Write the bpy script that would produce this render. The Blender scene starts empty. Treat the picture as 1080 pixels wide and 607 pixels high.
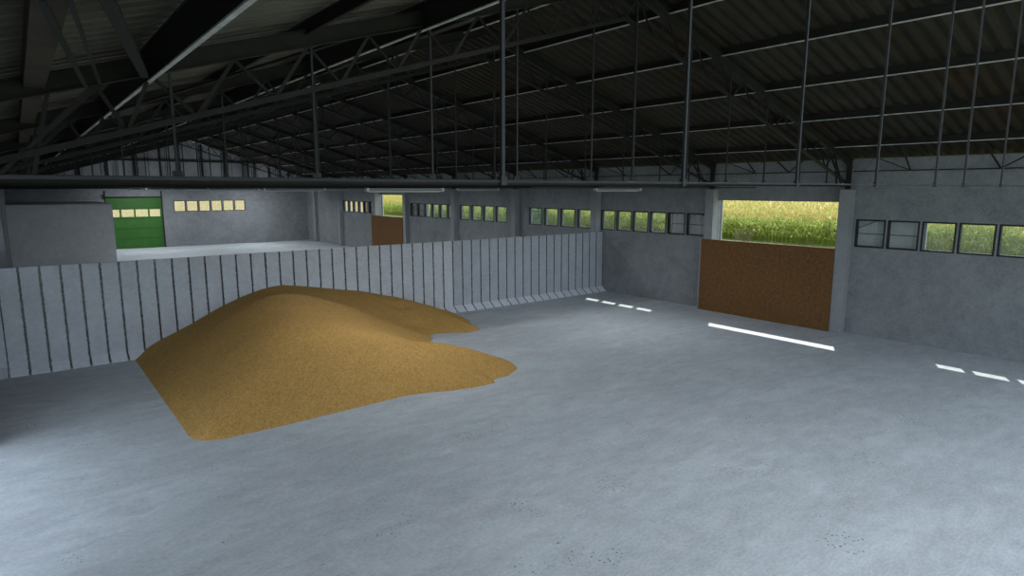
import bpy, bmesh, math, random
from mathutils import Vector, Matrix, noise
random.seed(7)
C = bpy.context.scene.collection
CAMZ = 5.3
W = 23.88            # inner face of the windowed long wall
XL = -0.90           # inner face of the opposite long wall
YE = 64.8            # inner face of the far gable wall
YF = -1.6            # shed end behind the viewpoint, left open to let daylight in
YP = 22.5            # face of the retaining wall
RX = 11.6            # ridge
SL = 0.31
def roof_z(x): return CAMZ + 1.04 + SL*(W-x) if x > RX else CAMZ + 1.04 + SL*(W-RX) - 0.30*(RX-x)

# ------------------------------------------------------------------ materials
def new_mat(name):
    m = bpy.data.materials.new(name); m.use_nodes = True
    nt = m.node_tree; nt.nodes.clear()
    out = nt.nodes.new('ShaderNodeOutputMaterial')
    b = nt.nodes.new('ShaderNodeBsdfPrincipled')
    nt.links.new(b.outputs[0], out.inputs[0])
    return m, nt, b, out
def N(nt, t, **kw):
    n = nt.nodes.new(t)
    for k, v in kw.items():
        if k in n.inputs: n.inputs[k].default_value = v
        else: setattr(n, k, v)
    return n
def ramp(nt, src, stops):
    r = nt.nodes.new('ShaderNodeValToRGB'); e = r.color_ramp.elements
    while len(e) < len(stops): e.new(0.5)
    for i, (p, c) in enumerate(stops):
        e[i].position = p; e[i].color = (*c, 1) if len(c) == 3 else c
    nt.links.new(src, r.inputs[0]); return r.outputs[0]
def mix(nt, fac, a, b, mode='MIX'):
    n = nt.nodes.new('ShaderNodeMix'); n.data_type = 'RGBA'; n.blend_type = mode
    if hasattr(fac, 'links') or hasattr(fac, 'is_linked'): nt.links.new(fac, n.inputs[0])
    else: n.inputs[0].default_value = fac
    for s, v in ((6, a), (7, b)):
        if isinstance(v, tuple): n.inputs[s].default_value = (*v, 1)
        else: nt.links.new(v, n.inputs[s])
    return n.outputs[2]
def coords(nt, scale=(1,1,1), obj=True):
    tc = nt.nodes.new('ShaderNodeTexCoord'); mp = nt.nodes.new('ShaderNodeMapping')
    mp.inputs['Scale'].default_value = scale
    nt.links.new(tc.outputs['Object'], mp.inputs[0]); return mp.outputs[0]
def noise_n(nt, co, s, d=4, r=0.55, w=0.0):
    n = N(nt, 'ShaderNodeTexNoise', Scale=s, Detail=d, Roughness=r, Distortion=w)
    nt.links.new(co, n.inputs['Vector']); return n.outputs[0]
def bump(nt, b, h, st, dist):
    n = N(nt, 'ShaderNodeBump', Strength=st, Distance=dist)
    nt.links.new(h, n.inputs['Height']); nt.links.new(n.outputs[0], b.inputs['Normal'])

def concrete(name, c0, c1, tint, rough=0.85, streak=(1,1,1), pit=True, big=0.35, pscale=0.9):
    m, nt, b, out = new_mat(name)
    co = coords(nt, streak); co1 = coords(nt)
    a = noise_n(nt, co, big, 8, 0.62, 0.6)
    f = noise_n(nt, co, 3.2, 6, 0.7, 0.3)
    col = ramp(nt, a, [(0.38, c0), (0.62, c1)])
    a2 = noise_n(nt, co, big*2.7, 5, 0.6, 0.8)
    col = mix(nt, ramp(nt, a2, [(0.48, (0,0,0)), (0.62, (0.9,0.9,0.9))]), col, tint)
    col = mix(nt, 0.30, col, ramp(nt, f, [(0.36, tuple(0.62*v for v in c0)), (0.66, tuple(min(1, 1.1*v) for v in c1))]))
    g = noise_n(nt, co, 22, 3, 0.7)
    col = mix(nt, 0.35, col, ramp(nt, g, [(0.25, tuple(0.55*v for v in c0)), (0.7, tuple(min(1, 1.12*v) for v in c1))]))
    if pit:
        v = N(nt, 'ShaderNodeTexVoronoi', Scale=13.0); nt.links.new(co1, v.inputs['Vector'])
        cl = noise_n(nt, co1, pscale, 2, 0.5)
        p1 = ramp(nt, v.outputs['Distance'], [(0.15, (1,1,1)), (0.24, (0,0,0))])
        p2 = ramp(nt, cl, [(0.60, (0,0,0)), (0.66, (1,1,1))])
        k = mix(nt, 1.0, p1, p2, 'MULTIPLY')
        col = mix(nt, k, col, tuple(0.25*x for x in c0))
    nt.links.new(col, b.inputs['Base Color']); b.inputs['Roughness'].default_value = rough
    b.inputs['Specular IOR Level'].default_value = 0.25
    bump(nt, b, f, 0.25, 0.01)
    return m
M = {}
M['floor'] = concrete('floor_concrete', (0.40,0.445,0.475), (0.58,0.635,0.675), (0.445,0.45,0.50), 0.8, (0.55,1.15,1), big=0.6)
M['wall'] = concrete('wall_concrete', (0.17,0.185,0.20), (0.29,0.312,0.33), (0.235,0.245,0.255), 0.9, (1,1,1), big=0.6)
M['endwall'] = M['wall']
M['column'] = concrete('column_concrete', (0.25,0.268,0.285), (0.33,0.35,0.365), (0.28,0.30,0.315), 0.9, pit=False)
M['room'] = concrete('room_concrete', (0.48,0.51,0.53), (0.60,0.62,0.64), (0.48,0.53,0.52), 0.9, pit=False)

def element_mat(name, k, joint=True):
    m, nt, b, out = new_mat(name)
    co = coords(nt)
    oi = nt.nodes.new('ShaderNodeObjectInfo')
    add = nt.nodes.new('ShaderNodeVectorMath'); add.operation = 'ADD'
    sc = nt.nodes.new('ShaderNodeVectorMath'); sc.operation = 'SCALE'; sc.inputs[0].default_value = (37, 11, 23)
    nt.links.new(oi.outputs['Random'], sc.inputs['Scale'])
    nt.links.new(co, add.inputs[0]); nt.links.new(sc.outputs[0], add.inputs[1]); v = add.outputs[0]
    a = noise_n(nt, v, 1.1, 7, 0.65, 0.4)
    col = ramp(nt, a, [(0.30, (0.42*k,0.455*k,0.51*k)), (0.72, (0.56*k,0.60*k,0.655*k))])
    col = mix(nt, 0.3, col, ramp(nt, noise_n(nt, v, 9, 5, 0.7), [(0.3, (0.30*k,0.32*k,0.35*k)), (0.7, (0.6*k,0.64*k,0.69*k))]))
    # moss and dirt creeping in from both joints
    sx = nt.nodes.new('ShaderNodeSeparateXYZ'); nt.links.new(co, sx.inputs[0])
    ab = nt.nodes.new('ShaderNodeMath'); ab.operation = 'ABSOLUTE'; nt.links.new(sx.outputs['X'], ab.inputs[0])
    n2 = noise_n(nt, v, 14, 5, 0.8)
    ma = nt.nodes.new('ShaderNodeMath'); ma.operation = 'MULTIPLY_ADD'
    nt.links.new(n2, ma.inputs[0]); ma.inputs[1].default_value = 0.10; nt.links.new(ab.outputs[0], ma.inputs[2])
    k1 = ramp(nt, ma.outputs[0], [(0.252, (0,0,0)), (0.284, (1,1,1))])
    col = mix(nt, k1, col, (0.055,0.062,0.058))
    nt.links.new(col, b.inputs['Base Color']); b.inputs['Roughness'].default_value = 0.88
    b.inputs['Specular IOR Level'].default_value = 0.2
    bump(nt, b, n2, 0.3, 0.01)
    return m
M['element'] = element_mat('cast_element', 1.12)
M['element_b'] = element_mat('cast_element_shaded', 0.88)  # darker copy: shade on the windowed-wall end put into the colour
M['foot'] = element_mat('cast_foot', 1.35)

def plain(name, col, rough=0.7, metal=0.0, var=0.25, s=6.0, spec=0.3, sc=(1,1,1)):
    m, nt, b, out = new_mat(name)
    co = coords(nt, sc); n = noise_n(nt, co, s, 5, 0.65)
    c = ramp(nt, n, [(0.3, tuple(v*(1-var) for v in col)), (0.7, tuple(min(1, v*(1+var)) for v in col))])
    nt.links.new(c, b.inputs['Base Color']); b.inputs['Roughness'].default_value = rough
    b.inputs['Metallic'].default_value = metal; b.inputs['Specular IOR Level'].default_value = spec
    return m
M['steel'] = plain('dark_painted_steel', (0.017,0.017,0.0145), 0.75, s=3)
M['steel_blue'] = plain('blue_grey_steel', (0.014,0.0145,0.0135), 0.75, s=3)
M['rod'] = plain('dull_galvanised_rod', (0.024,0.027,0.031), 0.7, 0.0, s=5)
M['lit_edge'] = plain('lit_flange', (0.50,0.51,0.51), 0.6, 0.0, s=4)  # pale colour stands in for light caught on the purlins' lower edges
M['brown'] = plain('brown_primed_steel', (0.05,0.04,0.028), 0.8, s=2)
M['black'] = plain('black_window_frame', (0.018,0.019,0.021), 0.6)
M['white'] = plain('white_lamp_housing', (0.20,0.215,0.225), 0.5, var=0.05)
M['cap'] = plain('pale_lamp_cap', (0.50,0.53,0.55), 0.5, var=0.05)
M['sheet'] = plain('light_grey_sheet', (0.72,0.74,0.75), 0.6, s=1.5, var=0.12)
M['sheetframe'] = plain('grey_leaf_frame', (0.22,0.235,0.25), 0.6)
M['green'] = plain('green_door_paint', (0.035,0.135,0.022), 0.55, var=0.12, s=1.2)
M['green_dark'] = plain('dark_green_seam', (0.012,0.035,0.010), 0.7)

def rusty():
    m, nt, b, out = new_mat('rusted_sheet_steel')
    co = coords(nt)
    a = noise_n(nt, co, 1.0, 6, 0.6, 0.5); f = noise_n(nt, co, 26, 5, 0.75)
    c = ramp(nt, a, [(0.3, (0.115,0.052,0.012)), (0.7, (0.16,0.075,0.017))])
    c = mix(nt, 0.6, c, ramp(nt, noise_n(nt, co, 8, 7, 0.85), [(0.36, (0.035,0.018,0.008)), (0.66, (0.27,0.125,0.032))]))
    nt.links.new(c, b.inputs['Base Color']); b.inputs['Roughness'].default_value = 0.85
    bump(nt, b, f, 0.4, 0.005); return m
M['rust'] = rusty()
def roofmat():
    m, nt, b, out = new_mat('corrugated_roof_sheet')
    co = coords(nt); a = noise_n(nt, co, 0.45, 6, 0.65, 0.5)
    c = ramp(nt, a, [(0.35, (0.048,0.044,0.037)), (0.55, (0.036,0.032,0.026)), (0.70, (0.048,0.028,0.016))])
    nt.links.new(c, b.inputs['Base Color']); b.inputs['Roughness'].default_value = 0.85
    b.inputs['Specular IOR Level'].default_value = 0.15
    return m
M['roof'] = roofmat()
M['roof_grey'] = plain('greyer_roof_sheet', (0.115,0.108,0.09), 0.8, s=1.2, var=0.3)
def grain():
    m, nt, b, out = new_mat('loose_grain')
    co = coords(nt)
    v = N(nt, 'ShaderNodeTexVoronoi', Scale=26.0); nt.links.new(co, v.inputs['Vector'])
    f = noise_n(nt, co, 30, 4, 0.8); a = noise_n(nt, co, 0.8, 4, 0.6)
    c = ramp(nt, a, [(0.3, (0.37,0.22,0.066)), (0.7, (0.47,0.28,0.088))])
    c = mix(nt, 0.5, c, ramp(nt, f, [(0.36, (0.16,0.085,0.022)), (0.64, (0.80,0.48,0.15))]))
    c = mix(nt, 0.22, c, ramp(nt, v.outputs['Color'], [(0.1, (0.22,0.12,0.04)), (0.9, (0.85,0.55,0.2))]))
    nt.links.new(c, b.inputs['Base Color']); b.inputs['Roughness'].default_value = 0.95
    b.inputs['Specular IOR Level'].default_value = 0.1
    bump(nt, b, f, 0.5, 0.02); return m
M['grain'] = grain()
def leafmat(name, c, var=0.35, trans=0.35):
    m, nt, b, out = new_mat(name)
    co = coords(nt); n = noise_n(nt, co, 0.9, 4, 0.7)
    col = ramp(nt, n, [(0.3, tuple(v*(1-var) for v in c)), (0.7, tuple(min(1, v*(1+var)) for v in c))])
    nt.links.new(col, b.inputs['Base Color']); b.inputs['Roughness'].default_value = 0.7
    b.inputs['Specular IOR Level'].default_value = 0.1
    t = nt.nodes.new('ShaderNodeBsdfTranslucent'); nt.links.new(col, t.inputs[0])
    mx = nt.nodes.new('ShaderNodeMixShader'); mx.inputs[0].default_value = trans
    nt.links.new(b.outputs[0], mx.inputs[1]); nt.links.new(t.outputs[0], mx.inputs[2])
    nt.links.new(mx.outputs[0], out.inputs[0]); return m
M['leaf'] = leafmat('maize_leaf', (0.25,0.33,0.065))
M['leaf2'] = leafmat('maize_leaf_pale', (0.35,0.38,0.11))
M['tassel'] = leafmat('maize_tassel', (0.44,0.33,0.12))
M['wheat'] = leafmat('ripe_wheat', (0.40,0.325,0.135), 0.12)
M['bush'] = leafmat('bush_leaf', (0.07,0.13,0.06))
M['drybush'] = leafmat('dry_bush_leaf', (0.12,0.11,0.06))
M['bark'] = plain('bark', (0.08,0.06,0.045), 0.9)
M['ground'] = plain('rough_grass', (0.20,0.23,0.10), 0.95, s=0.8, var=0.35)
def glassmat():
    m, nt, b, out = new_mat('dusty_pane')
    nt.nodes.remove(b)
    t = nt.nodes.new('ShaderNodeBsdfTransparent'); t.inputs[0].default_value = (0.93,0.95,0.95,1)
    g = N(nt, 'ShaderNodeBsdfGlossy', Roughness=0.08); d = nt.nodes.new('ShaderNodeBsdfDiffuse'); d.inputs[0].default_value = (0.6,0.64,0.66,1)
    m1 = nt.nodes.new('ShaderNodeMixShader'); m1.inputs[0].default_value = 0.03
    m2 = nt.nodes.new('ShaderNodeMixShader'); m2.inputs[0].default_value = 0.10
    nt.links.new(t.outputs[0], m1.inputs[1]); nt.links.new(g.outputs[0], m1.inputs[2])
    nt.links.new(m1.outputs[0], m2.inputs[1]); nt.links.new(d.outputs[0], m2.inputs[2])
    nt.links.new(m2.outputs[0], out.inputs[0]); return m
M['glass'] = glassmat()

# ------------------------------------------------------------------ helpers
class MB:
    def __init__(s): s.v = []; s.f = []; s.m = []
    def box(s, x0, x1, y0, y1, z0, z1, mi=0):
        x0, x1 = sorted((x0, x1)); y0, y1 = sorted((y0, y1)); z0, z1 = sorted((z0, z1))
        b = len(s.v)
        s.v += [(x, y, z) for z in (z0, z1) for y in (y0, y1) for x in (x0, x1)]
        for f in ((0,2,3,1),(4,5,7,6),(0,1,5,4),(2,6,7,3),(0,4,6,2),(1,3,7,5)):
            s.f.append(tuple(b+i for i in f)); s.m.append(mi)
        return s
    def bar(s, p, q, w, h=None, up=(0,0,1), mi=0):
        h = h or w; p = Vector(p); q = Vector(q); d = (q-p).normalized(); u = Vector(up)
        if abs(d.dot(u)) > 0.98: u = Vector((0,1,0))
        a = d.cross(u).normalized(); c = a.cross(d).normalized(); b = len(s.v)
        for e in (p, q):
            for i, j in ((-1,-1),(1,-1),(1,1),(-1,1)): s.v.append(tuple(e + a*(i*w/2) + c*(j*h/2)))
        for f in ((0,1,2,3),(7,6,5,4),(0,4,5,1),(1,5,6,2),(2,6,7,3),(3,7,4,0)):
            s.f.append(tuple(b+i for i in f)); s.m.append(mi)
        return s
    def tube(s, p, q, r, n=8, mi=0):
        p = Vector(p); q = Vector(q); d = (q-p).normalized(); u = Vector((0,0,1)) if abs(d.z) < .9 else Vector((0,1,0))
        a = d.cross(u).normalized(); c = a.cross(d); b = len(s.v)
        for e in (p, q):
            for i in range(n):
                t = 2*math.pi*i/n; s.v.append(tuple(e + a*(r*math.cos(t)) + c*(r*math.sin(t))))
        for i in range(n):
            j = (i+1) % n; s.f.append((b+i, b+j, b+n+j, b+n+i)); s.m.append(mi)
        s.f.append(tuple(b+i for i in reversed(range(n)))); s.m.append(mi)
        s.f.append(tuple(b+n+i for i in range(n))); s.m.append(mi)
        return s
    def angle(s, p, q, w, t=0.008, side=1, up=(0,0,1)):
        """rolled steel angle section"""
        p = Vector(p); q = Vector(q); d = (q-p).normalized(); u = Vector(up)
        if abs(d.dot(u)) > 0.98: u = Vector((0,1,0))
        a = d.cross(u).normalized()*side; c = d.cross(a).normalized()
        if c.dot(u) < 0: c = -c
        prof = [(0,0),(w,0),(w,t),(t,t),(t,w),(0,w)]; b = len(s.v)
        for e in (p, q):
            for i, j in prof: s.v.append(tuple(e + a*(i-w/2) + c*(j-w/2)))
        n = 6
        for i in range(n):
            j = (i+1) % n; s.f.append((b+i, b+j, b+n+j, b+n+i)); s.m.append(0)
        s.f.append(tuple(b+i for i in reversed(range(n)))); s.f.append(tuple(b+n+i for i in range(n))); s.m += [0,0]
        return s
    def prism(s, prof, axis, a0, a1, mi=0):
        """prof: 2D outline; axis 'x' -> (y,z) outline extruded along x, 'y' -> (x,z)"""
        b = len(s.v); n = len(prof)
        for a in (a0, a1):
            for u, w in prof: s.v.append((a, u, w) if axis == 'x' else (u, a, w))
        for i in range(n):
            j = (i+1) % n; s.f.append((b+i, b+j, b+n+j, b+n+i)); s.m.append(mi)
        s.f.append(tuple(b+i for i in reversed(range(n)))); s.m.append(mi)
        s.f.append(tuple(b+n+i for i in range(n))); s.m.append(mi)
        return s
    def build(s, name, mats, parent=None, loc=None, bevel=0, smooth=False, fix=True):
        me = bpy.data.meshes.new(name); me.from_pydata(s.v, [], s.f)
        if not isinstance(mats, (list, tuple)): mats = [mats]
        for m in mats: me.materials.append(m)
        if len(mats) > 1: me.polygons.foreach_set('material_index', s.m)
        if fix or bevel:
            bm = bmesh.new(); bm.from_mesh(me)
            bmesh.ops.recalc_face_normals(bm, faces=bm.faces)
            if bevel: bmesh.ops.bevel(bm, geom=bm.edges[:], offset=bevel, segments=1, affect='EDGES')
            bm.to_mesh(me); bm.free()
        if smooth: me.polygons.foreach_set('use_smooth', [True]*len(me.polygons))
        o = bpy.data.objects.new(name, me); C.objects.link(o)
        if parent: o.parent = parent
        if loc: o.location = loc
        return o
def empty(name, loc=(0,0,0)):
    o = bpy.data.objects.new(name, None); C.objects.link(o); o.location = loc; o.empty_display_size = 0.2; return o
def tag(o, label=None, cat=None, group=None, kind=None):
    if label: o['label'] = label
    if cat: o['category'] = cat
    if group: o['group'] = group
    if kind: o['kind'] = kind
    return o
def copy_tree(o, parent=None):
    c = o.copy(); C.objects.link(c)
    if parent: c.parent = parent
    for ch in list(o.children): copy_tree(ch, c)
    return c
ORD = ['','first','second','third','fourth','fifth','sixth','seventh','eighth','ninth','tenth','eleventh','twelfth','thirteenth','fourteenth','fifteenth','sixteenth','seventeenth','eighteenth','nineteenth','twentieth']
TENS = {20:'twenty', 30:'thirty', 40:'forty', 50:'fifty'}
TENTH = {30:'thirtieth', 40:'fortieth', 50:'fiftieth'}
def ordw(n):
    if n <= 20: return ORD[n]
    t, u = n//10*10, n % 10
    return TENTH[t] if u == 0 else TENS[t] + '-' + ORD[u]

# ------------------------------------------------------------------ shell
# floor slab
mb = MB(); mb.box(XL-0.4, W+0.35, YF, YE+0.3, -0.25, 0)
tag(mb.build('floor', M['floor']), 'pale blue-grey concrete floor slab of the whole shed', 'floor', kind='structure')

# windows: (y_start_far, width) for every opening in the windowed wall
ZT, ZB = CAMZ-1.085, CAMZ-2.095
TW = 0.27
wins = []   # (y0, y1, bay, index)
def bay(name, start, pitch, width, n):
    for i in range(n):
        y1 = start - i*pitch; wins.append((y1-width, y1, name, i+1, n))
bay('near', 10.04, 1.062, 1.0, 6)
bay('corner', 22.70, 1.062, 0.99, 6)
bay('midC', 28.60, 1.37, 1.20, 4)
bay('midD', 36.02, 1.37, 1.20, 4)
bay('farE', 42.92, 1.062, 0.99, 6)
bay('farF', 55.60, 1.08, 0.99, 6)
COLY = [3.4, 10.13, 15.79, 22.73, 29.46, 36.25, 43.1, 48.3, 55.7, 61.9]
CW, CD = 0.42, 0.36
DOORS = [(10.5, 15.80), (43.5, 48.32)]
DTOP = CAMZ-0.49

def wall_mesh(a0, a1, z0, z1, holes, put):
    """split a wall into cells around rectangular holes; holes = (a0,a1,z0,z1)"""
    aa = sorted({a0, a1, *[h[0] for h in holes], *[h[1] for h in holes]})
    for i in range(len(aa)-1):
        u0, u1 = aa[i], aa[i+1]
        if u1-u0 < 1e-5: continue
        mid = (u0+u1)/2
        hs = sorted([(h[2], h[3]) for h in holes if h[0] < mid < h[1]])
        z = z0
        for h0, h1 in hs:
            if h0 > z: put(u0, u1, z, h0)
            z = h1
        if z < z1: put(u0, u1, z, z1)
EZ = roof_z(W)+0.02
mb = MB()
holes = [(y0, y1, ZB, ZT) for y0, y1, *_ in wins] + [(a, b, 0, DTOP) for a, b in DOORS]
wall_mesh(YF, YE+0.3, 0, EZ, holes, lambda a, b, c, d: mb.box(W, W+TW, a, b, c, d))
tag(mb.build('wall_right', M['wall']), 'long grey concrete wall with rows of square windows and two door openings', 'wall', kind='structure')
LW = [17.0+1.062*i for i in range(5)] + [24.0+1.37*i for i in range(4)]
LWW = [0.99]*5 + [1.2]*4
mb = MB(); wall_mesh(YF, YE+0.3, 0, roof_z(XL)+0.02, [(9.6, 16.2, 0, 3.9)] + [(y, y+w_, ZB, ZT) for y, w_ in zip(LW, LWW)], lambda a, b, c, d: mb.box(XL-0.27, XL, a, b, c, d))  # doorway and windows out of view, added to let daylight in
tag(mb.build('wall_left', M['wall']), 'long grey concrete wall opposite, seen only as a sliver at the picture edge', 'wall', kind='structure')
# far gable wall
GW = [11.37, 12.43, 13.50, 14.56, 15.62, 16.68]
GD = (6.02, 10.42)
mb = MB()
gh = [(x, x+0.99, ZB-0.01, ZT) for x in GW] + [(GD[0], GD[1], 0, CAMZ-0.78)]
GT = roof_z(XL)
wall_mesh(XL-0.35, W+TW, 0, GT, gh, lambda a, b, c, d: mb.box(a, b, YE, YE+0.35, c, d))
mb.prism([(XL-0.35, GT), (W+TW, GT), (W+TW, EZ), (RX, roof_z(RX)+0.02), (XL-0.35, GT+0.001)], 'y', YE, YE+0.35)
tag(mb.build('wall_end', M['endwall']), 'far gable wall of grey concrete with a green door and six windows', 'wall', kind='structure')

# corrugated roof, both slopes
def roof():
    per = 0.36
    ys = []; y = YF-0.4
    k = 0
    while y < YE+0.6:
        for dy, dz in ((0, -0.035), (0.14, -0.035), (0.18, 0.06), (0.32, 0.06)): ys.append((y+dy, dz))
        y += per
    v, f = [], []
    xs = [XL-0.9, RX, W+1.0]
    zs = [roof_z(x)+0.17 for x in xs]
    for lay in (0, 0.012):
        for i, x in enumerate(xs):
            for (yy, dz) in ys: v.append((x, yy, zs[i]+dz+lay))
    n = len(ys)
    for lay in (0, 1):
        for i in range(2):
            for j in range(n-1):
                a = lay*3*n + i*n + j
                q = (a, a+1, a+n+1, a+n)
                f.append(q if lay == 0 else q[::-1])
    me = bpy.data.meshes.new('ceiling'); me.from_pydata(v, [], f); me.materials.append(M['roof']); me.materials.append(M['roof_grey'])
    nf = n-1; me.polygons.foreach_set('material_index', ([1]*nf+[0]*nf)*2)
    o = bpy.data.objects.new('ceiling', me); C.objects.link(o); return o
tag(roof(), 'dark corrugated sheet roof over the whole shed with brown rust patches', 'roof', kind='structure')

# pilasters
where_r = ['past the nearer window row', 'between nearer rusty panel and nearer window row', 'on the gable side of the nearer rusty panel',
  'where the dividing wall ends', 'between the two rows of four windows', 'before the two distant blanked windows',
  'on the near side of the distant doorway', 'on the gable side of the distant doorway', 'after the last window row', 'beside the gable corner']
mb = MB(); mb.box(-CD, 0, 0, CW, 0, CAMZ-0.025)
col0 = mb.build('concrete_pilaster', M['column'], bevel=0.012)
for i, y in enumerate(COLY):
    o = col0 if i == 0 else copy_tree(col0)
    o.location = (W, y, 0)
    mb_h = 0
    tag(o, 'grey concrete pilaster on the windowed wall, ' + where_r[i], 'pilaster', 'pilasters along the windowed wall')
mb = MB(); mb.box(0, 0.40, 0, CW, 0, CAMZ-0.025)
c1 = mb.build('concrete_pilaster', M['column'], bevel=0.012)
for i, y in enumerate([29.46, 36.25, 43.1]):
    o = c1 if i == 0 else copy_tree(c1)
    o.location = (XL, y, 0)
    tag(o, 'grey pilaster on the long wall facing the windows, ' + ['just behind the cast elements', 'midway to the small concrete room', 'closest to the small concrete room'][i], 'pilaster', 'pilasters facing the windowed wall')

# ------------------------------------------------------------------ windows
wn = [0]
def window(w, h, axis, loc, label, group):
    wn[0] += 1
    root = empty('window_%d' % wn[0], loc); tag(root, label, 'window', group, 'structure')
    t, d = 0.055, 0.14
    mb = MB()
    if axis == 'y':   # opening in the windowed wall, room on -x side
        mb.box(0.0, d, 0, t, 0, h); mb.box(0.0, d, w-t, w, 0, h); mb.box(0.0, d, t, w-t, 0, t); mb.box(0.0, d, t, w-t, h-t, h)
        mb.build('frame', M['black'], root)
        MB().box(0.10, 0.106, t, w-t, t, h-t).build('pane', M['glass'], root)
    else:
        mb.box(0, t, 0, d, 0, h); mb.box(w-t, w, 0, d, 0, h); mb.box(t, w-t, 0, d, 0, t); mb.box(t, w-t, 0, d, h-t, h)
        mb.build('frame', M['black'], root)
        MB().box(t, w-t, 0.10, 0.106, t, h-t).build('pane', M['glass'], root)
rowtxt = {'near': 'the row before the nearer rusty panel', 'corner': 'the row behind the nearer rusty panel', 'midC': 'the first row of four',
          'midD': 'the second row of four', 'farE': 'the row before the distant rusty panel', 'farF': 'the row behind the distant rusty panel'}
for y0, y1, nm, i, n in wins:
    k = {'near': i, 'corner': i, 'midC': i, 'midD': i, 'farE': i, 'farF': i}[nm]
    blank = (nm == 'near' and i <= 2) or (nm == 'corner' and i >= 5) or (nm == 'farE' and i <= 2) or (nm == 'farF' and i >= 5)
    lab = 'window backed by grey door leaf, ' if blank else 'black framed window, '
    if nm == 'farF' and not blank: lab = 'pale yellow window, '
    lab += '%s from the gable in %s' % (ordw(n+1-k if False else k), rowtxt[nm])
    window(y1-y0, ZT-ZB, 'y', (W, y0, ZB), lab, 'windows of the long wall')
for i, x in enumerate(GW):
    window(0.99, ZT-ZB+0.01, 'x', (x, YE, ZB-0.01), 'pale yellow lit window in the gable wall, %s counted from the green door' % ordw(i+1), 'six windows of the gable wall')

for i, (y, w_) in enumerate(zip(LW, LWW)):
    window(w_, ZT-ZB, 'y', (XL-0.20, y, ZB), 'added unseen black framed window in the opposite long wall, %s from the open end' % ordw(i+1), 'added windows of the opposite wall')
# ------------------------------------------------------------------ rusty panels, sliding leaves, green door
def panel(y0, y1, h, label):
    root = empty('rusted_panel', (W-CD-0.06, y0, 0))
    tag(root, label, 'panel', 'rusty panels across the door openings')
    MB().box(0, 0.055, 0, y1-y0, 0.0, h).build('sheet', M['rust'], root, bevel=0.006)
    MB().box(0.062, CD+0.055, 0.005, 0.05, 0, h-0.01).build('sun_gap_filler', M['rust'], root)  # hidden strip added to stop sun leaking past the panel edge
    e = MB(); e.box(-0.012, 0.058, y1-y0+0.001, y1-y0+0.05, 0, h-0.01)
    e.build('edge_post', M['column'], root)
panel(COLY[1]+CW+0.0, 16.27, 3.13, 'rusty brown sheet panel closing the lower half of the nearer, larger doorway')
panel(43.52, 48.95, 3.10, 'rusty brown sheet panel closing the distant doorway behind the cast elements')

def leaf(y0, y1, door_side, label):
    root = empty('sliding_door_leaf', (W+TW+0.08, y0, 0)); w = y1-y0; h = 5.0
    tag(root, label, 'sliding door', 'grey sliding leaves hung outside the windowed wall')
    mb = MB(); x = 0
    n = max(6, int(w/0.2))
    prof = [(0.05, 0.0)]
    outer = []
    for i in range(n):
        a = i*w/n; b = a + w/n
        outer += [(0.055, a), (0.055, a+(b-a)*0.8), (0.075, a+(b-a)*0.84), (0.075, b-(b-a)*0.04)]
    outer.append((0.055, w))
    pr = outer + [(0.085, w), (0.085, 0)]
    base = len(mb.v); m_ = len(pr)
    for z in (0.08, h): mb.v += [(a, b, z) for a, b in pr]
    for i in range(m_):
        j = (i+1) % m_; mb.f.append((i, j, m_+j, m_+i)); mb.m.append(0)
    mb.f.append(tuple(range(m_))); mb.f.append(tuple(range(m_, 2*m_))); mb.m += [0, 0]
    mb.build('sheet', M['sheet'], root)
    fr = MB(); t = 0.06
    fr.box(0, 0.05, 0, t, 0.05, h); fr.box(0, 0.05, w-t, w, 0.05, h); fr.box(0, 0.05, 0, w, 0.05, 0.05+t); fr.box(0, 0.05, 0, w, h-t, h)
    fr.build('frame', M['sheetframe'], root)
    MB().box(0.005, 0.045, t, w-t, 3.66, 3.70).build('crossbar', M['sheetframe'], root)
    a, b = (t, w-t) if door_side < 0 else (w-t, t)
    MB().bar((0.03, a, 3.72), (0.03, b, 4.85), 0.04, 0.04).build('diagonal_brace', M['sheetframe'], root)
leaf(7.88, 10.50, +1, 'light grey sliding door leaf outside, behind the two window panes beside the nearer doorway')
leaf(15.82, 18.50, -1, 'light grey sliding door leaf outside, on the gable side of the nearer doorway')
leaf(40.85, 43.45, +1, 'light grey sliding door leaf outside, on the near side of the distant doorway')
leaf(48.35, 51.40, -1, 'light grey sliding door leaf outside, on the gable side of the distant doorway')

# green sectional door in the gable
root = empty('door_1', (GD[0], YE, 0)); tag(root, 'green sectional door with a band of four panes in the far gable wall', 'door', kind='structure')
gw = GD[1]-GD[0]; gtop = CAMZ-0.80
zs = [0.0, 0.90, 1.78, 2.68, 3.62, gtop+0.06]
for i in range(5):
    z0, z1 = zs[i], zs[i+1]-0.03
    mb = MB()
    if i == 3:
        pw = gw/4
        mb.box(0.0, gw, 0.10, 0.16, z0, z0+0.14); mb.box(0.0, gw, 0.10, 0.16, z1-0.12, z1)
        for k in range(5):
            xa = 0.0 if k == 0 else k*pw-0.07; xb = gw if k == 4 else (k*pw+0.07 if k else 0.19)
            if k == 4: xa = gw-0.19
            mb.box(xa, xb, 0.10, 0.16, z0+0.14, z1-0.12)
        o = mb.build('door_section', M['green'], root)
        for k in range(4):
            MB().box(k*pw+(0.19 if k == 0 else 0.07), (k+1)*pw-(0.19 if k == 3 else 0.07), 0.125, 0.131, z0+0.14, z1-0.12).build('pane', M['glass'], o)
    else:
        mb.box(0.0, gw, 0.10, 0.16, z0, z1)
        mb.build('door_section', M['green'], root)
    if i < 4: MB().box(0.0, gw, 0.13, 0.15, z1, z1+0.03).build('seam', M['green_dark'], root)
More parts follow.
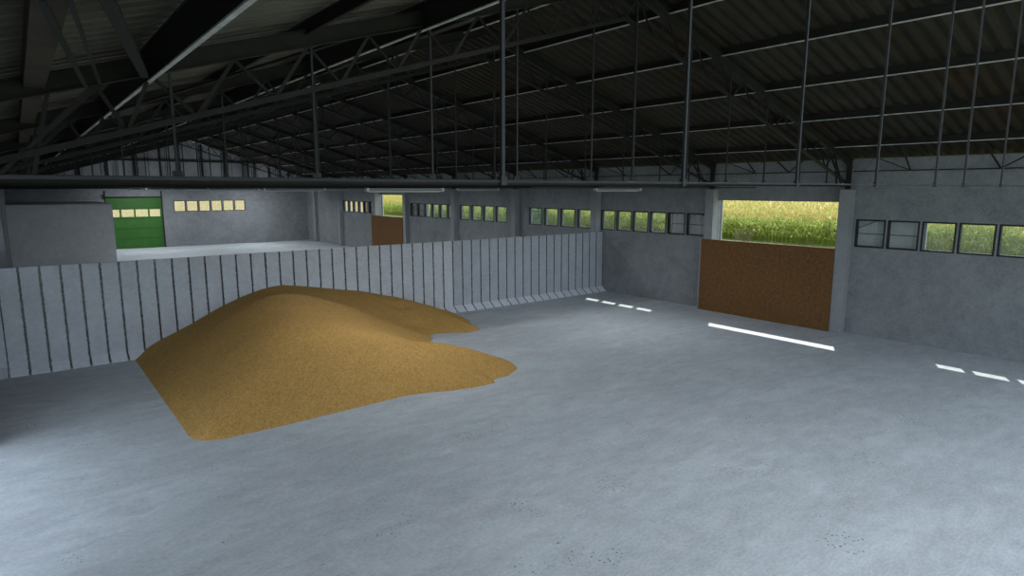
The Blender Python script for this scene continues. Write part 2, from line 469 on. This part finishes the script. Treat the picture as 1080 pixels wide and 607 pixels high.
for x in (-0.02, gw-0.06):
    MB().box(x, x+0.09, -0.07, -0.005, 0, gtop+0.62).build('guide_rail', M['steel'], root)
MB().tube((0.0, -0.05, gtop+0.06), (gw, -0.05, gtop+0.06), 0.05).build('spring_shaft', M['steel'], root)
MB().box(-0.14, -0.02, -0.16, -0.005, gtop-0.1, gtop+0.28).build('drive_box', M['steel'], root)

# small concrete room against the gable
rm = MB().box(XL+0.01, 4.97, 49.3, YE-0.01, 0, CAMZ-0.985).build('concrete_room', M['room'], bevel=0.015)
tag(rm, 'low flat-topped pale grey concrete room standing in the far gable corner', 'room block')

# ------------------------------------------------------------------ retaining wall of cast elements
PW = 0.49; X0 = -0.66
def make_element(mat):
    w = 0.474; b = 0.014
    prof = [(-0.012, 0.0), (-0.012, 0.245), (0.0, 1.6), (0.012, 3.065), (0.020, 3.08), (0.11, 3.08), (0.12, 3.07), (0.14, 0.12), (0.20, 0.10), (0.20, 0.0)]
    root = empty('retaining_wall_element')
    fb = MB(); fb.prism([(-0.33, 0.0), (-0.33, 0.03), (-0.0125, 0.25), (-0.0125, 0.0)], 'x', -w/2, w/2)
    mb = MB()
    # outline with softened side edges: three slices
    rings = [(-w/2, 0.012), (-w/2+b, 0.0), (w/2-b, 0.0), (w/2, 0.012)]
    n = len(prof)
    for x, inset in rings:
        for (y, z) in prof:
            yy = y + (inset if y < 0.05 else -inset if y > 0.1 else 0); zz = z - (inset if z > 3.0 else 0)
            mb.v.append((x, yy, max(0, zz)))
    for r in range(3):
        for i in range(n):
            j = (i+1) % n; mb.f.append((r*n+i, r*n+j, (r+1)*n+j, (r+1)*n+i)); mb.m.append(0)
    mb.f.append(tuple(reversed(range(n)))); mb.f.append(tuple(range(3*n, 4*n))); mb.m += [0, 0]
    mb.build('slab', mat, root); fb.build('foot', M['foot'], root)
    return root
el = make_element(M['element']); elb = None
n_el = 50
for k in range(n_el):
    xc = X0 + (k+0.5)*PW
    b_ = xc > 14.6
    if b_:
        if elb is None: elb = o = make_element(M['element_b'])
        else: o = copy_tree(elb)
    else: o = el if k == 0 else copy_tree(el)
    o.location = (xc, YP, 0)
    m = n_el - k
    if b_: st = 'darker cast wall element with bare foot'
    elif 2.5 < xc < 14.3: st = 'pale cast wall element behind the grain'
    else: st = 'pale cast wall element with bare foot'
    tag(o, '%s, %s counted from the windowed wall' % (st, ordw(m)), 'wall element', 'cast concrete elements of the dividing wall')
hwf = (X0-0.006-XL-0.005)/2
mb = MB(); mb.prism([(-0.33,0),(-0.33,0.02),(-0.015,0.25),(0.012,3.065),(0.11,3.08),(0.14,0.12),(0.14,0)], 'x', -hwf, hwf)
o = mb.build('filler_element', M['element'], loc=((XL+0.005+X0-0.006)/2, YP, 0)); tag(o, 'half width concrete filler piece where the dividing wall meets the long wall facing the windows', 'wall element')

# ------------------------------------------------------------------ grain heap
RB = [(8.6,13.45),(9.25,13.3),(9.9,13.28),(10.0,13.55),(10.6,13.6),(11.28,14.0),(11.5,14.6),(11.33,15.3),(11.2,15.9),(10.96,16.6),(10.55,16.95),(10.45,17.5),(10.95,17.9),(10.75,18.2),(10.95,18.5),(11.25,18.8),(11.2,19.2),(11.7,19.4),(12.35,19.1),(12.8,18.75),(13.44,18.94),(13.55,19.6),(14.0,20.6),(14.2,21.6),(14.35,22.6)]
POLY = [(2.45,22.6),(2.45,14.45),(2.50,14.15),(2.62,13.95),(2.82,13.82),(3.1,13.76),(4.3,13.75),(7.5,13.86),(8.1,13.68)] + RB
def seg_d(px, py, a, b):
    ax, ay = a; bx, by = b; dx, dy = bx-ax, by-ay
    t = max(0, min(1, ((px-ax)*dx+(py-ay)*dy)/(dx*dx+dy*dy)))
    return math.hypot(px-ax-t*dx, py-ay-t*dy)
def inside(x, y):
    c = False; n = len(POLY)
    for i in range(n):
        x1, y1 = POLY[i]; x2, y2 = POLY[(i+1) % n]
        if (y1 > y) != (y2 > y) and x < (x2-x1)*(y-y1)/(y2-y1)+x1: c = not c
    return c
WP = [(2.45,0.0),(2.83,0.36),(3.46,0.56),(4.24,0.86),(5.09,1.28),(6.01,1.63),(6.7,1.84),(7.27,1.91),(7.9,1.80),(8.66,1.66),(10.56,1.21),(12.23,0.65),(12.67,0.55),(13.58,0.22),(14.35,0.0)]
def wprof(x):
    for i in range(len(WP)-1):
        if WP[i][0] <= x <= WP[i+1][0]:
            t = (x-WP[i][0])/(WP[i+1][0]-WP[i][0]); return WP[i][1]*(1-t)+WP[i+1][1]*t
    return 0.0
def smin(a, b, k):
    h = max(k-abs(a-b), 0)/k; return min(a, b) - h*h*k*0.25
def pmin(a, b, p):
    a = max(a, 1e-4); b = max(b, 1e-4)
    return (a**-p + b**-p)**(-1/p)
def heap_h(x, y):
    left = [(POLY[i], POLY[i+1]) for i in range(0, 2)]
    d_all = min(seg_d(x, y, POLY[i], POLY[i+1]) for i in range(len(POLY)-1))
    if not inside(x, y): return -0.45*d_all
    dl = min(seg_d(x, y, POLY[i], POLY[i+1]) for i in range(0, 6))
    df = min(seg_d(x, y, POLY[i], POLY[i+1]) for i in range(5, 9))
    dr = min(seg_d(x, y, RB[i], RB[i+1]) for i in range(len(RB)-1))
    h = pmin(0.60*dl, 0.47*df, 3.0)
    rt = 0.40 if y < 17.5 else 0.40
    h = pmin(h, 0.05*(1-math.exp(-dr*8)) + 0.44*dr, 4.0)
    cap = wprof(x) + 0.13*(YP-y)
    h = pmin(h, cap*1.10 + 0.03, 6.0)
    # two shallow scoops on the far flank
    h -= 0.13*math.exp(-(((x-11.35)/0.45)**2+((y-21.2)/0.25)**2))
    h -= 0.10*math.exp(-(((x-11.3)/0.55)**2+((y-19.9)/0.3)**2))
    h += 0.03*noise.noise((x*0.9, y*0.9, 3.1))*min(1, d_all*2)
    h += 0.008*noise.noise((x*4, y*4, 1.7))
    return max(h, 0.012*min(1, d_all*10))
def heap():
    st = 0.07; nx = int((14.7-2.2)/st); ny = int((YP-0.02-13.0)/st)
    v = []; H = []
    for j in range(ny+1):
        y = 13.0 + (YP-0.02-13.0)*j/ny
        for i in range(nx+1):
            x = 2.2+(14.7-2.2)*i/nx
            h = heap_h(x, y)+0.004 if True else 0
            H.append(h); v.append((x, y, max(h, -0.03)))
    f = []; used = {}
    for j in range(ny):
        for i in range(nx):
            q = (j*(nx+1)+i, j*(nx+1)+i+1, (j+1)*(nx+1)+i+1, (j+1)*(nx+1)+i)
            if max(H[k] for k in q) > 0.0: f.append(q)
    idx = {}; vv = []; ff = []
    for q in f:
        r = []
        for k in q:
            if k not in idx: idx[k] = len(vv); vv.append(v[k])
            r.append(idx[k])
        ff.append(tuple(r))
    me = bpy.data.meshes.new('grain_heap'); me.from_pydata(vv, [], ff); me.materials.append(M['grain'])
    me.polygons.foreach_set('use_smooth', [True]*len(me.polygons))
    bm = bmesh.new(); bm.from_mesh(me)
    be = [e for e in bm.edges if e.is_boundary]
    r = bmesh.ops.extrude_edge_only(bm, edges=be)
    for g in r['geom']:
        if isinstance(g, bmesh.types.BMVert): g.co.z = -0.05
    bm.to_mesh(me); bm.free()
    o = bpy.data.objects.new('grain_heap', me); C.objects.link(o); return o
tag(heap(), 'large heap of golden brown grain spilled against the cast concrete wall', 'grain heap', kind='stuff')

# ------------------------------------------------------------------ steel trusses
TZ = CAMZ
def top(x): return roof_z(x)
NODES = [1.9, 4.0, 6.25, 8.3, 10.5, 11.94, 14.1, 15.95, 17.95, 20.1, 22.0]
PURL = [0.32, 1.65, 3.95, 6.1, 8.55, 10.85, 13.15, 15.45, 17.75, 20.1, 22.4]
XA, XB = XL+0.02, W-0.02
def make_truss():
    root = empty('roof_truss')
    h = 0.28
    for s in (-1, 1):
        xe = XA if s < 0 else XB
        # I-section top chord
        mb = MB()
        p = Vector((xe, 0, top(xe)-0.15)); q = Vector((RX, 0, top(RX)-0.15))
        mb.bar(p, q, 0.02, 0.27); 
        d = Vector((0, 0, 0.13)); mb.bar(p+d, q+d, 0.13, 0.015); mb.bar(p-d, q-d, 0.13, 0.015)
        mb.build('top_chord', M['steel'], root)
        mb = MB()
        a = (xe, 0.0, TZ+0.12); b = (RX, 0.0, top(RX)-0.92)
        mb.angle(Vector(a)+Vector((0,0.03,0)), Vector(b)+Vector((0,0.03,0)), 0.08, side=1); mb.angle(Vector(a)-Vector((0,0.03,0)), Vector(b)-Vector((0,0.03,0)), 0.08, side=-1)
        mb.build('lower_chord', M['steel_blue'], root)
    def low(x):
        xe = XA if x < RX else XB
        t = (x-xe)/(RX-xe); return (TZ+0.12)*(1-t) + (top(RX)-0.92)*t
    mb = MB(); mb.box(XA, XB, -0.04, 0.04, TZ+0.085, TZ+0.095); mb.box(XA, XB, -0.006, 0.006, TZ+0.08, TZ+0.16); mb.box(XA, XB, -0.04, 0.04, TZ+0.152, TZ+0.162)
    mb.build('tie_beam', M['steel'], root)
    for x in NODES:
        mb = MB(); mb.bar((x, 0, TZ+0.15), (x, 0, top(x)-0.28), 0.05 if abs(x-11.94) < .1 else 0.035)
        mb.box(x-0.07, x+0.07, -0.01, 0.01, TZ+0.12, TZ+0.26)
        mb.build('hanger', M['rod'], root)
    # web braces between the chords
    xs = sorted([XA+0.1, XB-0.1] + PURL[1:] + [(PURL[k]+PURL[k+1])/2 for k in range(len(PURL)-1)])
    for i in range(len(xs)-1):
        a, b = xs[i], xs[i+1]; m_ = (a+b)/2
        for e in (a, b):
            if abs(e-XA) < 0.2 or abs(e-XB) < 0.2: continue
            MB().angle((e, 0, top(e)-0.27), (m_, 0, low(m_)), 0.055).build('web_brace', M['steel_blue'], root)
    for s in (-1, 1):
        xe = XA+0.18 if s < 0 else XB-0.18
        MB().box(xe-0.07, xe+0.07, -0.07, 0.07, TZ-0.02, top(xe)-0.2).build('end_post', M['steel'], root)
        sgn = 1 if s < 0 else -1
        MB().bar((xe+sgn*1.75, 0, top(xe+sgn*1.75)-0.28), (xe+sgn*0.5, 0, TZ+0.12), 0.05).build('strut', M['steel_blue'], root)
        MB().bar((xe+sgn*1.15, 0, top(xe+sgn*1.15)-0.28), (xe+sgn*0.9, 0, TZ+0.12), 0.05).build('strut', M['steel_blue'], root)
    return root
FY = [y+CW/2 for y in COLY]
place = ['', 'at the near edge of the nearer rusty panel', 'at the far edge of the nearer rusty panel', 'directly above the cast concrete wall', 'between the two rows of four windows',
  'between the four windows and blanked windows', 'at the near edge of the distant doorway', 'at the gable side of the distant doorway', 'over the end of the last window row', 'standing last before the gable wall']
tr = make_truss()
for i, y in enumerate(FY[1:]):
    o = tr if i == 0 else copy_tree(tr)
    o.location = (0, y, 0)
    tag(o, 'dark steel roof truss, ' + place[i+1], 'roof truss', 'steel roof trusses across the shed')
# light rod frame closest to the viewpoint
root = empty('rod_frame', (0, 3.42, 0)); tag(root, 'thin galvanised rod frame hanging closest overhead, crossing in front of the trusses', 'rod frame')
MB().tube((XA, 0, TZ+0.05), (XB, 0, TZ+0.05), 0.010).build('tie_rod', M['rod'], root)
for x in (2.62, 4.62, 6.60, 8.60, 10.65, 11.9, 13.85, 15.9, 17.9, 19.95, 22.1):
    mb = MB(); mb.bar((x, 0, TZ+0.03), (x, 0, top(x)+0.02), 0.026)
    mb.box(x-0.024, x+0.024, -0.02, 0.02, TZ+0.025, TZ+0.085)
    mb.build('hanger', M['rod'], root)

# purlins running the whole length
for i, x in enumerate(PURL):
    z = top(x)-0.0
    root = empty('steel_purlin', (x, YF, 0))
    mb = MB(); L_ = YE-YF-0.22
    if i == 0:
        mb.box(-0.11, 0.11, 0, L_, z-0.18, z+0.06); mb.build('web', M['brown'], root)
    else:
        zb = z-0.36 if i in (1, 3) else z-0.08
        mb.box(-0.008, 0.008, 0, L_, zb, z+0.12); mb.box(-0.035, 0.008, 0, L_, z+0.11, z+0.12)
        mb.build('web', M['steel_blue'], root)
        MB().box(-0.045, 0.010, 0, L_, zb-0.022, zb).build('bottom_flange', M['steel'] if i in (2, 4) else M['lit_edge'], root)
    side = "small-room" if x < RX else "windowed"
    kk = i+1 if x < RX else len(PURL)-i
    lab = 'wide brown eave beam along the top of the wall facing the windows' if i == 0 else 'long roof purlin with a pale lower edge, %s up from the %s side' % (ordw(kk), side)
    tag(root, lab, 'purlin', 'long purlins under the roof')

# eave bracing along the windowed wall
for b in range(len(FY)-1):
    ya, yb = FY[b], FY[b+1]
    root = empty('eave_bracing', (0, 0, 0))
    xw, zp = W-0.12, TZ+0.62; xp, zt = 22.4, top(22.4)-0.14
    MB().tube((xw, ya+0.1, zp), (xw, yb-0.1, zp), 0.018).build('pipe', M['steel_blue'], root)
    for yn, sg in ((yb-1.95, 1), (ya+2.3, -1)):
        MB().bar((xw, yn, zp), (xp, yn-sg*0.15, zt), 0.04).build('strut', M['steel_blue'], root)
        MB().bar((xw, yn, zp), (xp+0.3, yn+sg*1.5, zt), 0.03).build('brace', M['steel_blue'], root)
    tag(root, 'thin pipe with slanting struts above the windows, %s bay from the viewpoint' % ordw(b+1), 'eave bracing', 'eave bracing along the windowed wall')

# diagonal wind braces under the roof beside the viewpoint
for (p, q, w, lab) in (((0.60, 5.2), (1.55, 10.1), 0.10, 'thick dark brace under the roof ending where pale beam meets truss'),
                       ((0.25, 5.2), (0.86, 10.1), 0.045, 'thin bluish brace under the roof beside the brown eave beam'),
                       ((0.40, 5.2), (1.02, 10.1), 0.035, 'thin dark brace under the roof between bluish brace and thick brace'),
                       ((4.9, 10.4), (1.8, 15.9), 0.07, 'dark brace under the roof behind the closest truss')):
    mb = MB(); mb.bar((p[0], p[1], top(p[0])-0.24), (q[0], q[1], top(q[0])-0.30), w, w*0.6)
    tag(mb.build('wind_brace', M['steel_blue'] if w < .1 else M['steel']), lab, 'brace', 'diagonal braces under the roof')

# gable frame standing in front of the gable wall above eye level
root = empty('gable_frame', (0, YE-0.12, 0)); tag(root, 'dark steel post and rail frame against the upper gable wall', 'gable frame')
for x in (2.5, 4.4, 6.4, 8.5, 10.5, 12.0, 14.0, 16.0, 18.1, 20.1, 22.0):
    MB().box(x-0.08, x+0.08, -0.08, 0.08, TZ+0.02, top(x)-0.02).build('post', M['steel'], root)
    
MB().box(XA+4.0, XB-4.0, -0.07, 0.07, TZ+2.45, TZ+2.60).build('rail', M['steel'], root)
MB().box(XA, XB, -0.09, 0.09, TZ-0.02, TZ+0.14).build('rail', M['steel'], root)

# lamps on two conduits
for i, x in enumerate((8.75, 17.65)):
    o = MB().tube((x, 10.4, TZ+0.035), (x, YE-0.3, TZ+0.035), 0.014).build('conduit', M['steel_blue'])
    tag(o, 'thin dark conduit carrying the tube lamps, on the %s side of the ridge' % ('small-room' if i == 0 else 'windowed'), 'conduit', 'lamp conduits')
lt0 = None; lamp0 = None
lampY = [15.95, 25.0, 34.0, 43.0, 52.0, 61.0]
def make_lamp():
    root = empty('tube_lamp')
    MB().box(-1.2, 1.2, -0.06, 0.06, -0.055, 0.02).build('housing', M['white'], root, bevel=0.008)
    for s in (-1, 1):
        MB().box(s*1.2-0.035, s*1.2+0.035, -0.075, 0.075, -0.075, 0.028).build('end_cap', M['cap'], root, bevel=0.008)
    MB().tube((-1.15, 0, -0.075), (1.15, 0, -0.075), 0.018).build('tube', M['cap'], root)
    return root
for i, y in enumerate(lampY):
    for j, x in enumerate((8.75, 17.65)):
        if lamp0 is None: o = lamp0 = make_lamp()
        else: o = copy_tree(lamp0)
        o.location = (x, y, TZ-0.005)
        tag(o, 'long pale tube lamp, %s from the viewpoint on the conduit on the %s side' % (ordw(i+1), 'small-room' if j == 0 else 'windowed'), 'lamp', 'tube lamps below the trusses')
LAMPW = 260
for y in lampY:
    for x in (8.75, 17.65):
        ld = bpy.data.lights.new('tube_light', 'AREA'); ld.shape = 'RECTANGLE'; ld.size = 2.3; ld.size_y = 0.12
        ld.energy = 115 if y < 30 else 175; ld.color = (0.94, 0.975, 1.0)
        lo = bpy.data.objects.new('tube_light', ld); C.objects.link(lo); lo.location = (x, y, TZ-0.115)

for x in (8.75, 17.65):  # extra point lights added to brighten the upper gable wall
    ld = bpy.data.lights.new('gable_fill', 'POINT'); ld.energy = 170; ld.shadow_soft_size = 0.02; ld.color = (0.94, 0.975, 1.0)
    lo = bpy.data.objects.new('gable_fill', ld); C.objects.link(lo); lo.location = (x, 61.25, TZ+0.0)
# fill lamps added out of view under the roof to even out the light
fill0 = None
FILL_POS = [(8.2, 0.6), (8.2, 6.4), (14.6, 1.0), (11.6, 4.4), (5.0, -1.0), (2.3, -0.9)]
for i, (x, y) in enumerate(FILL_POS):
    if fill0 is None:
        fill0 = o = empty('added_fill_lamp')
        mb = MB(); n = 20; prof = [(0.05, 0.30), (0.13, 0.28), (0.16, 0.10), (0.36, 0.0), (0.34, 0.0), (0.15, 0.085)]
        for r, z in prof: mb.v += [(r*math.cos(2*math.pi*k/n), r*math.sin(2*math.pi*k/n), z) for k in range(n)]
        for j in range(len(prof)-1):
            for k in range(n):
                q = (k+1) % n; mb.f.append((j*n+k, j*n+q, (j+1)*n+q, (j+1)*n+k)); mb.m.append(0)
        mb.f.append(tuple(range(n))); mb.m.append(0)
        mb.build('shade', M['white'], o); MB().tube((0,0,0.3), (0,0,0.62), 0.015).build('rod', M['steel'], o)
    else: o = copy_tree(fill0)
    z = roof_z(x)-0.50
    o.location = (x, y, z)
    tag(o, 'added unseen round fill lamp hung below the roof at the open end, %s of six' % ordw(i+1), 'lamp', 'added fill lamps at the open end')
    ld = bpy.data.lights.new('added_fill_light', 'AREA'); ld.shape = 'DISK'; ld.size = 0.6; ld.energy = (90, 110, 50, 85, 90, 120)[i]; ld.color = (0.93, 0.97, 1.0)
    lo = bpy.data.objects.new('added_fill_light', ld); C.objects.link(lo); lo.location = (x, y, z-0.01)

# ------------------------------------------------------------------ outside
mb = MB(); mb.box(W+TW, 420, -60, 420, -0.30, -0.05); mb.box(-120, W+TW, YE+0.35, 420, -0.30, -0.05); mb.box(-120, XL-0.35, -60, YE+0.35, -0.30, -0.05); mb.box(XL-0.35, W+TW, -60, YF, -0.30, -0.05)
tag(mb.build('ground', M['ground']), 'rough grass strip outside between the shed and the fields', 'ground', kind='structure')

def quad(v, f, m, p, d, side, w, mi):
    b = len(v); a = side*w
    v += [tuple(p-a), tuple(p+a), tuple(p+d+a*0.3), tuple(p+d-a*0.3)]; f.append((b, b+1, b+2, b+3)); m.append(mi)
def maize():
    v, f, m = [], [], []
    R = random.random
    def plant(x, y, h, full):
        base = Vector((x, y, -0.05)); t = R()*6.28
        if full:
            for k in range(2):
                a = Vector((math.cos(t+k*1.57), math.sin(t+k*1.57), 0))
                quad(v, f, m, base, Vector((0, 0, h*0.9)), a, 0.022, 0)
            zz = [0.25, 0.45, 0.6, 0.75, 0.9, 0.35, 0.68]
        else: zz = [0.72, 0.85, 0.93]
        for q, z in enumerate(zz):
            aa = t + q*2.3 + R(); dr = Vector((math.cos(aa), math.sin(aa), 0)); up = 0.55*R()+0.2
            L = 0.55+0.35*R(); s = Vector((-dr.y, dr.x, 0.3*(R()-.5)))
            p = base + Vector((0, 0, h*z*0.88)); mid = p + dr*L*0.5 + Vector((0, 0, L*up))
            w = 0.05+0.03*R(); mi = 0 if R() < 0.6 else 1
            b = len(v)
            v.extend([tuple(p-s*w*.5), tuple(p+s*w*.5), tuple(mid-s*w), tuple(mid+s*w), tuple(mid + dr*L*0.55 - Vector((0,0,L*0.25*R())))])
            f.append((b, b+1, b+3, b+2)); f.append((b+2, b+3, b+4)); m.extend([mi, mi])
        for q in range(3):
            aa = R()*6.28; dr = Vector((math.cos(aa)*0.25, math.sin(aa)*0.25, 0.9+0.2*R()))*0.36
            quad(v, f, m, base+Vector((0, 0, h*0.88)), dr, Vector((-math.sin(aa), math.cos(aa), 0)), 0.035, 2)
    y = 2.0
    while y < 121:
        far = y/121
        for r in range(7):
            plant(58.6 + r*0.6 + 0.25*R() + 0.8*noise.noise((y*0.15, r*.2, 0)), y+0.2*R(), 2.45+0.55*R(), True)
        y += 0.24 + 0.2*far
    # canopy of the field beyond the front rows
    for _ in range(26000):
        u = R()**2.0; x = 64 + 240*u; y = 2 + R()*(x/0.482-2)
        plant(x, y, 2.5+0.5*R(), False)
    b0 = len(v); nx, ny = 90, 90
    for i in range(nx+1):
        x = 62.5 + 330*(i/nx)**2
        for j in range(ny+1):
            yy = (x/0.482)*(j/ny)
            v.append((x, yy, 1.95 + 0.25*noise.noise((x*0.8, yy*0.8, 0))))
    for i in range(nx):
        for j in range(ny):
            a = b0+i*(ny+1)+j; f.append((a, a+ny+1, a+ny+2, a+1)); m.append(1 if i < 14 else 2)
    me = bpy.data.meshes.new('maize_crop'); me.from_pydata(v, [], f)
    for k in ('leaf', 'leaf2', 'tassel'): me.materials.append(M[k])
    me.polygons.foreach_set('material_index', m)
    o = bpy.data.objects.new('maize_crop', me); C.objects.link(o); return o
tag(maize(), 'field of tall green maize with orange tassels beyond the windows', 'maize field', kind='stuff')
def wheat():
    v, f, m = [], [], []
    nx, ny = 120, 120
    for i in range(nx+1):
        for j in range(ny+1):
            y = 84 + 330*(j/ny)**1.6; x = -110 + (110+0.472*y)*i/nx
            v.append((x, y, 0.72+0.07*noise.noise((x*1.3, y*1.3, 0)) if 0 < j else -0.05))
    for i in range(nx):
        for j in range(ny):
            a = i*(ny+1)+j; f.append((a, a+ny+1, a+ny+2, a+1)); m.append(0)
    R = random.random
    for _ in range(16000):
        u = R()**1.6; yy = 84+150*u; p = Vector((-60+(60+0.472*yy)*R(), yy, 0.55)); aa = R()*6.28
        quad(v, f, m, p, Vector((0.06*(R()-.5), 0.06*(R()-.5), 0.32+0.1*R())), Vector((math.cos(aa), math.sin(aa), 0)), 0.05, 0)
    me = bpy.data.meshes.new('wheat_crop'); me.from_pydata(v, [], f); me.materials.append(M['wheat'])
    o = bpy.data.objects.new('wheat_crop', me); C.objects.link(o); return o
tag(wheat(), 'pale yellow ripe wheat field seen through the gable windows and green door panes', 'wheat field', kind='stuff')

def bush(name, loc, rx, h, n, mat, label, cat):
    root = empty(name, loc); tag(root, label, cat)
    v, f, m = [], [], []; R = random.random
    for _ in range(n):
        t = R()*6.28; c = 2*R()-1; s = math.sqrt(1-c*c); r = 0.55+0.45*R()**0.5
        bp = 1+0.25*noise.noise((3*s*math.cos(t), 3*s*math.sin(t), 3*c))
        p = Vector((rx*r*bp*s*math.cos(t), rx*r*bp*s*math.sin(t), h*0.54+h*0.46*r*bp*c))
        a = Vector((R()-.5, R()-.5, R()-.5)).normalized(); d = Vector((R()-.5, R()-.5, R()-.3)).normalized()*0.16*max(.5, h/3.5)
        quad(v, f, m, p, d, a, 0.09*max(.5, h/3.5), 0)
    me = bpy.data.meshes.new('foliage'); me.from_pydata(v, [], f); me.materials.append(mat)
    o = bpy.data.objects.new('foliage', me); C.objects.link(o); o.parent = root
    mb = MB()
    for k in range(5):
        t = k*1.256; mb.tube((0.08*math.cos(t), 0.08*math.sin(t), 0), (0.45*rx*math.cos(t), 0.45*rx*math.sin(t), h*0.55), 0.035*h/3, 6)
    mb.build('stem', M['bark'], root)
bush('bush', (45, 54.3, -0.05), 2.5, 4.1, 3500, M['bush'], 'dark green bush outside, seen across the pilaster between the two four-window rows', 'bush')
bush('dry_shrub', (57.2, 34.7, -0.05), 1.0, 1.5, 700, M['drybush'], 'low dark dry shrub before the maize, seen over the nearer rusty panel', 'shrub')

# ------------------------------------------------------------------ light, sky, camera
sd = bpy.data.lights.new('sun', 'SUN'); sd.energy = 8.0; sd.angle = math.radians(0.4); sd.color = (1.0, 0.96, 0.88)
so = bpy.data.objects.new('sun', sd); C.objects.link(so)
d = Vector((-1, -0.54, -1.44)).normalized(); so.rotation_euler = d.to_track_quat('-Z', 'Y').to_euler(); so.location = (60, 60, 60)
w = bpy.data.worlds.new('sky'); bpy.context.scene.world = w; w.use_nodes = True
bg = w.node_tree.nodes['Background']; bg.inputs[0].default_value = (0.76, 0.87, 1.0, 1); bg.inputs[1].default_value = 2.0
cd = bpy.data.cameras.new('camera'); cam = bpy.data.objects.new('camera', cd); C.objects.link(cam)
cd.sensor_fit = 'HORIZONTAL'; cd.sensor_width = 36; cd.lens = 655.165/1080*36; cd.clip_end = 1500; cd.clip_start = 0.05
cam.location = (0, 0, CAMZ)
cam.rotation_euler = (math.radians(90-9.0698), 0, -math.radians(38.3155))
sc = bpy.context.scene; sc.camera = cam
sc.view_settings.view_transform = 'Standard'; sc.view_settings.look = 'None'; sc.view_settings.gamma = 1
sc.view_settings.exposure = -0.02; sc.view_settings.use_curve_mapping = False
sc.cycles.use_denoising = True
sc.cycles.max_bounces = 8; sc.cycles.diffuse_bounces = 5; sc.cycles.transparent_max_bounces = 12
sc.cycles.sample_clamp_indirect = 6
